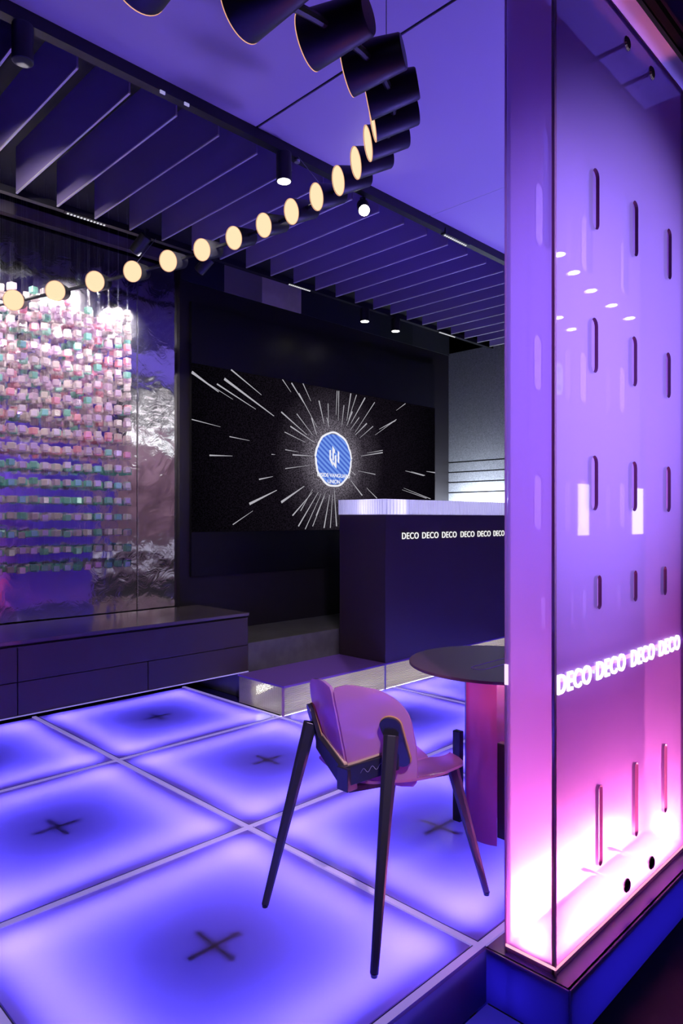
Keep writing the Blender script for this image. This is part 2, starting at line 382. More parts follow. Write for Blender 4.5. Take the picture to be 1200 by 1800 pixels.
def text(name, s, size, origin, ux, uy, m, parent=None, thick=0.004, bold=0.0, xscale=1.0, spacing=1.0, align='LEFT', width=None):
    cu = bpy.data.curves.new(name, 'FONT'); cu.body = s; cu.size = size; cu.extrude = thick/2; cu.offset = bold*size; cu.space_character = spacing; cu.align_x = align
    t = bpy.data.objects.new('tmp', cu); COL.objects.link(t)
    me = bpy.data.meshes.new_from_object(t.evaluated_get(bpy.context.evaluated_depsgraph_get()))
    bpy.data.objects.remove(t)
    ux, uy = Vector(ux), Vector(uy); uz = ux.cross(uy); O = Vector(origin)
    if width:
        cx_ = [v.co.x for v in me.vertices]; xscale = width/(max(cx_)-min(cx_))
        for v in me.vertices: v.co.x -= min(cx_)
    off = LOC.get(parent, Vector()) if parent else O
    me.name = name; me.materials.clear(); me.materials.append(m)
    for p in me.polygons: p.material_index = 0
    for v in me.vertices: c = v.co.copy(); v.co = O + ux*c.x*xscale + uy*c.y + uz*(c.z+thick/2) - off
    o = bpy.data.objects.new(name, me); COL.objects.link(o)
    if parent: o.parent = parent
    else: o.location = off
    LOC[o] = off
    return o

# ------------------------------------------------------------------ floor of lit glass cells
GX = [-0.51, 0.69, 1.89, 3.09, 4.29, 5.49, 6.69]; GY = [1.24, 2.44, 3.64, 4.84]
floor = thing('floor', (1.89, 1.24, 0), kind='structure')
proto = None
for i in range(len(GX)-1):
    for j in range(len(GY)-1):
        if j == 2 and GX[i] > 3: continue
        x0, x1, y0, y1 = GX[i]+.012, GX[i+1]-.030, GY[j]+.012, GY[j+1]-.030
        if proto is None:
            fpm = Bx(x0, x1, y0, y1, -0.012, 0); fpm.f = [f for f in fpm.f if not all(fpm.v[i][2] < -.01 for i in f)]; fpm.m = fpm.m[:len(fpm.f)]
            fp = fpm.obj('floor_panel', M_floor, floor, at=(x0, y0, 0))
            D = 0.24
            tr = MB(); tr.add([(x0, y0, -.013), (x1, y0, -.013), (x1, y1, -.013), (x0, y1, -.013), (x0, y0, -D), (x1, y0, -D), (x1, y1, -D), (x0, y1, -D)],
                              [(4, 5, 6, 7), (0, 1, 5, 4), (1, 2, 6, 5), (2, 3, 7, 6), (3, 0, 4, 7)])
            a_ = tr.obj('light_tray', M_tray, fp)
            st = MB(); zz = -.20
            for (xa, xb, ya, yb) in ((x0+.02, x1-.02, y0+.02, y0+.04), (x0+.02, x1-.02, y1-.04, y1-.02), (x0+.02, x0+.04, y0+.04, y1-.04), (x1-.04, x1-.02, y0+.04, y1-.04)):
                st.add([(xa, ya, zz), (xb, ya, zz), (xb, yb, zz), (xa, yb, zz)], [(0, 1, 2, 3)])
            s_ = st.obj('led_strip', M_strip, fp)
            cr = MB(); cx, cy = (x0+x1)/2, (y0+y1)/2
            for s in (1, -1):
                a, b = (Vector((1, 0, 0)), Vector((0, 1, 0))) if s > 0 else (Vector((0, 1, 0)), Vector((1, 0, 0)))
                P = [Vector((cx, cy, z)) + a*u*.105 + b*v*.012 for z in (-.0065, -.003) for u, v in ((-1, -1), (1, -1), (1, 1), (-1, 1))]
                cr.add(P, [(0, 1, 2, 3), (4, 5, 6, 7), (0, 1, 5, 4), (1, 2, 6, 5), (2, 3, 7, 6), (3, 0, 4, 7)])
            c_ = cr.obj('cross_bracket', M_cross, fp)
            bars = []
            ld = bpy.data.lights.new('led_bar_light', 'AREA'); ld.shape = 'RECTANGLE'; ld.size = 1.08; ld.size_y = .02; ld.energy = L_STRIP; ld.color = C_STRIP; ld.spread = radians(84)
            mx_, my_ = (x0+x1)/2, (y0+y1)/2
            for (px_, py_, ax_, ay_) in ((mx_, y0+.02, 0, 1), (mx_, y1-.02, 0, -1), (x0+.02, my_, 1, 0), (x1-.02, my_, -1, 0)):
                lo = bpy.data.objects.new('led_bar_light', ld); COL.objects.link(lo); lo.parent = fp
                lo.location = Vector((px_, py_, -.165)) - LOC[fp]
                lo.rotation_euler = Vector((ax_, ay_, 1.12)).to_track_quat('-Z', 'Y').to_euler()
                bars.append(lo)
            proto = (fp, a_, s_, c_, *bars); P0 = Vector((x0, y0, 0))
        else:
            fp = proto[0].copy(); COL.objects.link(fp); fp.location = Vector((x0, y0, 0)) - LOC[floor]
            for k in proto[1:]:
                q = k.copy(); COL.objects.link(q); q.parent = fp
jr = MB(); jg = MB()
for x in GX[:-1]:
    y1 = 4.84 if x < 3.2 else 3.62
    jr.box(x-.022, x+.004, 1.24, y1, -.02, .0005); jg.box(x+.004, x+.008, 1.24, y1, -.02, 0.0)
for y in GY[:-1]:
    jr.box(-.51, 6.69, y-.022, y+.004, -.02, .0002); jg.box(-.51, 6.69, y+.004, y+.008, -.02, -.0002)
jr.obj('joint_rail', M_rail, floor); jg.obj('joint_gap', M_gap, floor)

# border strip under the totems, risers, lower step and the ground outside
tb = MB().box(1.89, 6.69, 0.93, 1.212, -.02, -.001); tb.box(3.098, 3.20, 4.13, 4.84, -.02, -.001)
edge = thing('trim_1', (3, 1.08, 0), kind='structure')
M_border = pbr('violet border board', (0.06, 0.045, 0.26), 0.2)
tb.obj('border_board', M_border, edge)
Bx(1.89, 6.69, 0.925, 0.937, -.17, -.001).obj('riser_panel', M_riser, edge)
Bx(1.884, 1.896, 0.93, 1.24, -.17, -.001).obj('riser_panel', M_riser, edge)
Bx(-2.0, 1.884, 1.206, 1.218, -.17, -.001).obj('riser_panel', M_riser, edge)
Bx(1.92, 6.68, 1.12, 1.13, -.15, -.03).obj('led_strip', emit('riser led', C_STRIP, 5.0), edge)
step = MB().add([(.7, 0, -.17), (1.878, 0, -.17), (1.878, 1.2, -.17), (.7, 1.2, -.17), (.7, 0, -.19), (1.878, 0, -.19), (1.878, 1.2, -.19), (.7, 1.2, -.19)], [(0, 1, 2, 3), (0, 1, 5, 4), (1, 2, 6, 5), (2, 3, 7, 6), (3, 0, 4, 7)]).obj('lower_step_panel', M_floor)
tag(step, kind='structure'); step.name = 'floor_step'
lt = MB(); lt.add([(.7, 0, -.191), (1.878, 0, -.191), (1.878, 1.2, -.191), (.7, 1.2, -.191), (.7, 0, -.5), (1.878, 0, -.5), (1.878, 1.2, -.5), (.7, 1.2, -.5)],
                  [(4, 5, 6, 7), (0, 1, 5, 4), (1, 2, 6, 5), (2, 3, 7, 6), (3, 0, 4, 7)])
lt.obj('light_tray', M_tray, step)
ls = MB(); ls.add([(1.30, .72, -.36), (1.36, .72, -.36), (1.36, 1.1, -.36), (1.30, 1.1, -.36)], [(0, 1, 2, 3)])
ls.obj('led_strip', emit('step led', C_STRIP, 90.0), step)
g = MB().box(-4, .69, -5, 1.206, -.2, -.17); g.box(1.89, 20, -5, .925, -.2, -.17); g.box(.69, 1.89, -5, -.01, -.2, -.17)
tag(g.obj('floor', M_ground), kind='structure')

# ------------------------------------------------------------------ room shell
tag(Bx(-4, 20, -5.1, -5, -.2, 3.6).obj('wall_back', pbr('corridor wall', (.62, .36, .50), .6)), kind='structure')
tag(Bx(-4.1, -4, -5, 5.4, -.6, 3.8).obj('wall_left', pbr('left wall', (.10, .09, .14), .6)), kind='structure')
tag(Bx(-4, 20, -5, 1.02, 3.40, 3.45).obj('ceiling', pbr('corridor ceiling', (.045, .028, .06), .6)), kind='structure')
ceil = thing('ceiling', (2, 2, 3.33), kind='structure')
for xa, xb in ((-4, -.66), (-.65, .74), (.75, 2.14), (2.155, 3.56), (3.57, 4.97), (4.98, 6.5), (6.51, 9.2)):
    Bx(xa, xb, 1.03, 2.705, 3.33, 3.36).obj('ceiling_panel', M_ceil, ceil)
Bx(-4, 9.2, 1.0, 2.72, 3.37, 3.40).obj('ceiling_backing', M_void, ceil)
Bx(2.142, 2.153, 1.03, 2.70, 3.335, 3.365).obj('joint_strip', M_black, ceil)
Bx(3.561, 3.569, 1.03, 2.70, 3.331, 3.36).obj('joint_strip', pbr('pale joint', (.9, .88, .95), .4), ceil)
Bx(-4, 9.2, 2.70, 5.4, 3.62, 3.66).obj('ceiling_void', M_void, ceil)
tag(Bx(-4, 9.2, 5.3, 5.4, -.6, 3.62).obj('wall_far', M_void), kind='structure')
tag(Bx(9.2, 9.3, 1.3, 5.4, -.6, 3.8).obj('wall_right', M_void), kind='structure')
del_names = None

# track beams
t1 = MB().box(-4, 9.2, 2.705, 2.735, 3.275, 3.34).box(-4, 9.2, 2.745, 2.765, 3.285, 3.34)
tr1 = thing('track_beam', (2, 2.72, 3.3), 'long black lighting track along the edge of the violet ceiling', 'lighting track')
t1.obj('rail', M_black, tr1)
MB().box(1.60, 1.625, 2.700, 2.706, 3.262, 3.275).box(1.725, 1.75, 2.700, 2.706, 3.262, 3.275).obj('clip', pbr('white clip', (.8, .8, .9), .4, emis=((.7, .7, 1), .4)), tr1)
tr2 = thing('track_beam', (2, 4.21, 3.3), 'black lighting track in front of the grey header above the screen', 'lighting track')
Bx(-4, 9.2, 4.19, 4.23, 3.28, 3.32).obj('rail', M_black, tr2)

# ------------------------------------------------------------------ ceiling slats
ORD = ['first', 'second', 'third', 'fourth', 'fifth', 'sixth', 'seventh', 'eighth', 'ninth', 'tenth', 'eleventh', 'twelfth', 'thirteenth', 'fourteenth', 'fifteenth',
       'sixteenth', 'seventeenth', 'eighteenth', 'nineteenth', 'twentieth', 'twenty-first', 'twenty-second', 'twenty-third', 'twenty-fourth', 'twenty-fifth', 'twenty-sixth', 'twenty-seventh', 'twenty-eighth', 'twenty-ninth', 'thirtieth', 'thirty-first', 'thirty-second']
sl0 = None
xs = 1.506 - 2*.2385
k = 0
while xs < 6.62:
    if sl0 is None:
        sl0 = thing('ceiling_slat', (xs, 2.8, 3.26))
        Bx(xs-.0042, xs+.0042, 2.80, 4.128, 3.266, 3.53).obj('board', M_slat, sl0)
        Bx(xs-.0048, xs+.0048, 2.80, 4.128, 3.259, 3.266).obj('edge_strip', M_edge, sl0)
        s = sl0
    else:
        s = sl0.copy(); COL.objects.link(s); s.location.x = xs
        for c in sl0.children:
            q = c.copy(); COL.objects.link(q); q.parent = s
    tag(s, 'thin violet ceiling slat on edge, %s one counted from the left end of the row' % ORD[k], 'ceiling slat', 'violet slats hanging edge down from the ceiling')
    xs += .2385; k += 1

# ------------------------------------------------------------------ spot lamps on the tracks
def spot(loc, target, r, length, label, glow=M_lens, group='small black spotlights'):
    """black cylinder: lens end at loc, pointing to target"""
    loc = Vector(loc); d = (Vector(target)-loc).normalized(); top = loc - d*length
    t = thing('spotlight', top, label, 'spotlight', group)
    body = MB(); body.cyl(loc, top, r, r, 24); body.obj('lamp_body', M_black, t, bevel=.004, smooth=True)
    MB().cyl(loc+d*.001, loc-d*.006, r*.86, r*.86, 24).obj('lens', glow, t)
    MB().box(top.x-.012, top.x+.012, top.y-.012, top.y+.012, top.z-.01, 3.29).obj('bracket', M_black, t)
    return t
M_lensbright = emit('glaring lens', (1.0, .9, .75), 40)
spot((2.338, 2.72, 3.13), (2.33, 2.70, 2.0), .040, .15, 'black cylinder spotlight hanging below the ceiling edge, pointing straight down')
spot((2.955, 2.72, 3.175), (2.5, 2.2, 2.6), .036, .11, 'glaring round spotlight under the ceiling edge turned to the viewer', M_lensbright)
spot((1.015, 2.72, 3.13), (1.015, 2.72, 2.0), .040, .14, 'black cylinder spotlight nearest the upper left corner of the ceiling', M_void)
spot((4.571, 4.2, 3.155), (4.571, 4.2, 2), .042, .12, 'black cylinder downlight above the middle of the screen')
spot((5.002, 4.2, 3.15), (5.002, 4.2, 2), .042, .12, 'black cylinder downlight above the right half of the screen')
M_bluelamp = pbr('blue sheen metal', (.10, .09, .30), .25, metal=.6)
spot((2.29, 4.2, 3.155), (2.02, 4.9, 2.5), .040, .14, 'tilted black spotlight above the silver wall aimed at the hanging cubes', M_void)
spot((2.80, 4.2, 3.155), (2.50, 4.9, 2.5), .040, .13, 'tilted black spotlight behind the ring lamp left of the screen top', M_void)
def linear(x0, x1, y, z, label):
    t = thing('linear_spotlight', (x0, y, z), label, 'spotlight', 'linear spotlights with rows of tiny lenses')
    Bx(x0-.01, x1+.01, y-.02, y+.02, z+.002, z+.04).obj('housing', M_black, t)
    m = MB(); n = 12
    for i in range(n):
        x = x0+(x1-x0)*(i+.5)/n; m.box(x-.005, x+.005, y-.006, y+.006, z-.003, z+.003)
    m.obj('lens_row', M_lenssoft, t)
linear(1.83, 2.09, 4.2, 3.272, 'linear lamp with dotted lenses above the silver wall')
linear(3.66, 3.90, 4.2, 3.272, 'linear lamp with dotted lenses above the left part of the screen')
linear(5.69, 5.97, 4.2, 3.274, 'linear lamp with dotted lenses near the silver side wall')
linear(3.74, 4.0, 2.72, 3.262, 'linear lamp with dotted lenses on the track by the violet ceiling')

# ------------------------------------------------------------------ screen wall, header, side wall
YS = 4.80
ws = thing('wall_screen', (4.8, YS, 0), kind='structure')
Bx(3.02, 6.69, YS, 5.0, .43, 3.30).obj('wall_board', M_navy, ws)
scr = thing('video_wall', (4.73, YS-.03, 1.95), 'wide black video wall showing white light streaks around a blue round badge', 'screen')
Bx(3.112, 6.377, YS-.03, YS+.01, .90, 3.14).obj('panel', pbr('black led face', (.003, .003, .004), .35), scr)
vi = Bx(3.112, 6.377, YS-.033, YS-.030, 1.262, 2.640).obj('video_image', M_video, scr, at=(4.729, YS-.031, 1.953))
ST = [(3.112,2.563,3.375,2.435),(3.112,2.553,3.522,2.391),(3.358,2.5,3.769,2.335),(3.433,2.554,3.977,2.297),(3.504,2.642,3.833,2.469),(3.112,2.178,3.393,2.144),(3.487,2.07,3.7,2.053),(3.284,1.897,3.516,1.907),(4.078,2.641,4.181,2.54),(4.188,2.625,4.345,2.454),(4.28,2.542,4.514,2.244),(4.33,2.64,4.432,2.486),(4.064,2.343,4.381,2.162),(4.252,2.347,4.454,2.168),(4.174,2.223,4.477,2.099),(4.105,2.164,4.359,2.09),(4.112,2.003,4.273,1.993),(4.202,1.962,4.454,1.967),(4.112,1.83,4.418,1.878),(3.807,1.719,3.964,1.751),(3.7,1.5,4.01,1.629),(3.522,1.321,3.737,1.44),(4.064,1.521,4.345,1.676),(4.301,1.445,4.454,1.652),(4.273,1.301,4.529,1.627),(4.359,1.273,4.567,1.612),(4.454,1.299,4.613,1.591),(4.605,1.282,4.682,1.604),(4.69,1.281,4.721,1.605),(4.776,1.297,4.745,1.65),(4.784,2.63,4.768,2.392),(4.808,2.633,4.8,2.339),(4.979,2.63,4.921,2.351),(5.062,2.626,4.946,2.365),(5.19,2.613,4.979,2.328),(5.338,2.584,5.045,2.248),(5.312,2.331,5.113,2.196),(5.216,2.352,5.045,2.219),(5.842,2.631,5.688,2.539),(5.669,2.427,5.41,2.311),(5.688,2.441,5.347,2.245),(5.464,2.093,5.216,2.046),(5.464,2.069,5.13,2.011),(5.347,1.834,5.087,1.857),(5.147,1.609,4.979,1.754),(5.374,1.585,5.216,1.687),(5.045,1.815,4.979,1.852),(6.165,1.859,5.842,1.895),(6.186,1.86,5.941,1.893),(6.377,1.901,6.217,1.907),(6.291,1.598,5.813,1.706),(6.217,1.603,5.784,1.687),(4.537,2.504,4.605,2.292),(4.659,2.491,4.666,2.298),(4.44,2.33,4.507,2.173),(4.643,2.351,4.674,2.26),(4.88,2.5,4.85,2.3),(5.0,2.45,4.92,2.3),(5.1,2.40,4.97,2.26),(4.2,1.40,4.45,1.62),(4.5,1.40,4.62,1.62),(3.95,1.95,3.99,1.95)]
m = MB()
for i, (a, b, c, d) in enumerate(ST):
    w = .007 if (i*7) % 5 < 3 else .012
    if i in (0, 3, 20, 22): w = .022
    v = Vector((c-a, 0, d-b)).normalized(); nrm = Vector((-v.z, 0, v.x))
    A, B = Vector((a, YS-.036, b)), Vector((c, YS-.036, d))
    m.add([A+nrm*w/2, A-nrm*w/2, B-nrm*w*.12, B+nrm*w*.12, A+nrm*w/2+Vector((0, .003, 0)), A-nrm*w/2+Vector((0, .003, 0)), B-nrm*w*.12+Vector((0, .003, 0)), B+nrm*w*.12+Vector((0, .003, 0))],
          [(0, 1, 2, 3), (4, 5, 6, 7), (0, 1, 5, 4), (1, 2, 6, 5), (2, 3, 7, 6), (3, 0, 4, 7)])
m.obj('light_streaks', M_streak, scr)
BC = Vector((4.735, YS-.037, 1.952)); RR = .262
b = MB(); b.cyl(BC, BC+Vector((0, .004, 0)), RR*.94, RR*.94, 48); b.obj('badge', M_badge, scr, at=BC)
ring = [BC + Vector((RR*(1+.012*sin(9*a)+.01*sin(23*a))*.93*cos(a), .001, RR*(1+.012*sin(9*a))*1.0*sin(a))) for a in [2*pi*i/80 for i in range(80)]]
MB().tube(ring, .010, 6, closed=True).obj('badge_rim', M_white, scr)
q = MB()
def bar(pts):   # flat strokes of the emblem
    P = [BC + Vector((x*RR*.95, -.002, z*RR)) for x, z in pts]; n = len(P)
    P2 = [p+Vector((0, .002, 0)) for p in P]
    q.add(P+P2, [tuple(range(n)), tuple(range(2*n-1, n-1, -1))]+[(i, (i+1) % n, n+(i+1) % n, n+i) for i in range(n)])
bar([(-.24, .34), (-.16, .34), (-.16, .05), (-.06, -.10), (-.06, -.26), (-.24, -.02)])
bar([(-.08, .50), (.06, .36), (.06, .24), (.00, .24), (.00, -.06), (-.08, -.02)])
bar([(.06, .16), (.14, .16), (.14, -.34), (-.04, -.18), (-.04, -.08), (.06, -.16)])
bar([(.22, .34), (.30, .28), (.30, -.14), (.22, -.08)])
q.obj('emblem', M_white, scr)
text('lettering', 'INSIDE·VANGUARD', .052, BC+Vector((0, -.002, -.175*1)), (1, 0, 0), (0, 0, 1), M_white, scr, .002, .01, 1.0, align='CENTER').location.z += .02*0
text('lettering', 'UNION', .052, BC+Vector((0, -.002, -.235)), (1, 0, 0), (0, 0, 1), M_white, scr, .002, .01, 1.0, align='CENTER')

# header boards above (between the screen wall top and the void)
hd = thing('trim_2', (4, 4.8, 3.4), kind='structure')
def hb(xa, xb, m, z0=3.302, z1=3.53): Bx(xa, xb, 4.79, 4.84, z0, z1).obj('header_board', m, hd)
H1 = pbr('header dark blue', (.018, .019, .028), .4); H2 = pbr('header grey reflection', (.26, .24, .20), .4); H3 = pbr('header painted reflection', (.80, .70, .56), .4, noise=(2.2, (.95, .86, .72), .45, .55)); H4 = pbr('header green black', (.020, .026, .020), .4)  # grey and pale boards paint patches of reflection from a mirror finish
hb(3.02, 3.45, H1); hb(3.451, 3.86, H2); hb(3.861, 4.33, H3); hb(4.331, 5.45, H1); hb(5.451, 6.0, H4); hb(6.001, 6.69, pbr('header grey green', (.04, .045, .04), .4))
Bx(-4, 3.018, 4.80, 4.86, 3.42, 3.50).obj('header_board', M_header, hd)
Bx(-4, 3.018, 4.84, 4.90, 3.50, 3.62).obj('header_board', M_void, hd)

# silver side wall behind the counter
XW = 6.69
sw = thing('wall_right', (XW, 4, 0), kind='structure')
zs = [0.21, 1.68, 1.80, 1.918, 2.036, 3.33]
m = MB()
for a, b in zip(zs[:-1], zs[1:]): m.box(XW, XW+.05, 1.25, 4.80, a+.008, b-.008)
m.obj('wall_board', M_brushed, sw)
Bx(XW+.02, XW+.1, 1.25, 4.80, .2, 3.32).obj('wall_backing', M_black, sw)

# crinkled silver wall on the left
YF = 4.84
lw = thing('wall_silver', (2, YF, 0), kind='structure')
def foil(xa, xb, z0, z1):
    nx, nz = max(2, int((xb-xa)/.05)), max(2, int((z1-z0)/.05))
    vs = [(xa+(xb-xa)*i/nx, YF, z0+(z1-z0)*j/nz) for j in range(nz+1) for i in range(nx+1)]
    fs = [(j*(nx+1)+i, j*(nx+1)+i+1, (j+1)*(nx+1)+i+1, (j+1)*(nx+1)+i) for j in range(nz) for i in range(nx)]
    mb = MB(); mb.add(vs, fs); mb.obj('foil_sheet', M_foil, lw, smooth=True)
foil(2.672, 3.018, .66, 3.385); foil(-.2, 2.664, .66, 3.385); foil(-4, -.208, .66, 3.385)
Bx(-4, 3.018, YF+.01, YF+.06, .2, 3.40).obj('wall_backing', M_black, lw)
Bx(2.664, 2.672, YF-.006, YF+.01, .66, 3.385).obj('seam_strip', M_chrome, lw)

# ------------------------------------------------------------------ hanging cubes
sp0 = None
def strand(name_only=None): pass
base_cube = MB().box(-.021, .021, -.021, .021, -.021, .021)
cube_me = []
for mm in CUBES:
    o = base_cube.obj('cube', mm); cube_me.append(o.data)
    bv = bmesh.new(); bv.from_mesh(o.data); bmesh.ops.bevel(bv, geom=bv.edges[:], offset=.003, segments=1, affect='EDGES'); bv.to_mesh(o.data); bv.free()
    bpy.data.objects.remove(o)
thr = MB(); thr.box(-.00012, .00012, -.00012, .00012, -1.84, 0.76); tho = thr.obj('thread', M_wire); thread_me = tho.data; bpy.data.objects.remove(tho)
for layer in range(4):
    yy = 4.57 + layer*.075
    xmax = 2.40 + (yy-4.50)*.55
    n = 17
    for i in range(n):
        xx = xmax - i*.074
        s = thing('cube_strand', (xx + random.uniform(-.004, .004), yy, 2.86), 'invisibly thin thread of small clear, pink and mint cubes hanging before the crinkled silver wall', 'hanging ornament', 'threads of small acrylic cubes')
        t = bpy.data.objects.new('thread', thread_me); COL.objects.link(t); t.parent = s
        for r in range(17):
            if r == 0 and random.random() < .35: continue
            w_ = random.random()
            if r > 9: mi = 3 if w_ < .45 else (0 if w_ < .7 else 1)
            else: mi = 2 if w_ < .12 else (3 if w_ < .22 else (1 if w_ < .5 else 0))
            c = bpy.data.objects.new('cube', cube_me[mi]); COL.objects.link(c); c.parent = s
            c.location = (0, 0, -r*.1135 + random.uniform(-.008, .008) + (random.uniform(-.026, .026) if r < 8 else 0)); c.rotation_euler = (0, 0, random.uniform(-.3, .3))

# ------------------------------------------------------------------ cabinet below the silver wall
cb = thing('cabinet', (2, 4.2, .22), 'long dark blue grey wall cabinet floating above the lit floor under the silver wall', 'cabinet')
Bx(-2, 3.185, 4.15, 4.80, .222, .635).obj('carcass', M_black, cb)
Bx(-2, 3.195, 4.118, 4.80, .640, .662).obj('cabinet_top', M_cabtop, cb, bevel=.002)
for xa, xb in ((-2, .4), (.405, 1.51), (1.515, 3.192)):
    Bx(xa, xb, 4.13, 4.15, .42, .625).obj('drawer_front', M_cab, cb, bevel=.0015)
for xa, xb in ((-2, .4), (.405, 1.51), (1.515, 2.352), (2.357, 3.192)):
    Bx(xa, xb, 4.13, 4.15, .224, .415).obj('drawer_front', M_cab, cb, bevel=.0015)
Bx(3.186, 3.195, 4.15, 4.80, .224, .636).obj('side_panel', M_cab, cb)
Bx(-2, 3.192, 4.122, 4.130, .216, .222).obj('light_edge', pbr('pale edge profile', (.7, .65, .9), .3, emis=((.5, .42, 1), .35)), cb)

# ------------------------------------------------------------------ platform, ledge
pl = thing('platform', (4, 3.9, 0), 'low platform with violet top and glowing horizontally ribbed front below the counter', 'platform')
Bx(3.095, 6.68, 3.60, 4.13, .198, .213).obj('platform_top', M_plat, pl, bevel=.003)
Bx(3.13, 6.66, 3.66, 4.12, .0, .01).obj('base', M_black, pl)
def ribs(p, q, z0, z1, n, depth, nm):
    p, q = Vector(p), Vector(q); d = (q-p).normalized(); nr = Vector((d.y, -d.x, 0)); mb = MB(); h = (z1-z0)/n
    for i in range(n):
        za, zb = z0+i*h+h*.01, z0+(i+1)*h-h*.01; zm = (za+zb)/2
        ring = lambda c: [c+Vector((0, 0, za)), c+nr*depth*.8+Vector((0, 0, za+(zm-za)*.5)), c+nr*depth+Vector((0, 0, zm)), c+nr*depth*.8+Vector((0, 0, zb-(zb-zm)*.5)), c+Vector((0, 0, zb)), c-nr*.004+Vector((0, 0, zm))]
        mb.loft([ring(p), ring(q)])
    return mb.obj(nm, M_rib, pl)
ribs((3.115, 3.625, 0), (4.17, 3.625, 0), .004, .197, 16, .006, 'ribbed_panel')
ribs((4.19, 3.625, 0), (6.67, 3.625, 0), .004, .197, 16, .006, 'ribbed_panel')
ribs((3.105, 4.12, 0), (3.105, 3.632, 0), .004, .197, 24, .005, 'ribbed_panel')
Bx(4.172, 4.188, 3.616, 3.64, .0, .197).obj('joint_post', pbr('pale post', (.6, .55, .8), .3), pl)
Bx(3.100, 3.113, 3.617, 3.632, .0, .197).obj('corner_post', M_clearedge, pl)
for x in (3.65, 4.7, 5.7):
    o = lamp('platform_light', 'AREA', (x, 3.98, .10), 12, (1.0, .96, .72), (x, 3.62, .10), shape='RECTANGLE', size=1.0, size_y=.06)
lamp('platform_light', 'POINT', (3.42, 3.88, .10), 1.0, (.8, .75, 1.0), shadow_soft_size=.03)

lg = thing('stone_ledge', (4.5, 4.5, .0), 'grey green stone ledge running along the foot of the screen wall', 'ledge')
Bx(3.20, 6.68, 4.135, 4.797, 0, .43).obj('ledge_block', M_ledge, lg, bevel=.004)

# ------------------------------------------------------------------ counter
ct = thing('counter', (5.2, 3.86, .213), 'tall indigo reception counter with fluted clear rim and white lettering', 'counter')
Bx(4.165, 6.40, 3.603, 4.12, .213, 1.404).obj('counter_body', M_counter, ct, bevel=.002)
f = MB(); n = 110
prof = []
xa, xb, ya, yb = 4.150, 6.40, 3.604, 4.118
per = [(xa, yb)]
for i in range(40): t = i/40; per.append((xa - (.004 if i % 2 else 0), yb+(ya-yb)*t))
for i in range(n+1): t = i/n; per.append((xa+(xb-xa)*t, ya - (.008 if i % 2 else 0)))
per.append((xb, yb))
f.loft([[Vector((x, y, 1.406)) for x, y in per], [Vector((x, y, 1.530)) for x, y in per]])
f.obj('fluted_rim', M_ribtop, ct)
lamp('rim_light', 'AREA', (5.25, 3.90, 1.468), 6, (.80, .78, 1.0), (5.25, 3.6, 1.468), shape='RECTANGLE', size=2.1, size_y=.08)
lamp('rim_light', 'AREA', (4.45, 3.86, 1.468), 2.0, (.80, .78, 1.0), (4.1, 3.86, 1.468), shape='RECTANGLE', size=.4, size_y=.08)
word_x = [(4.372, 4.590), (4.640, 4.868), (4.922, 5.140), (5.204, 5.424), (5.478, 5.700), (5.752, 5.945)]
for a, b in word_x:
    text('lettering', 'DECO', .0758, (a, 3.6025, 1.2035), (1, 0, 0), (0, 0, 1), M_letter, ct, .004, .006, 1, 1.12, width=b-a)

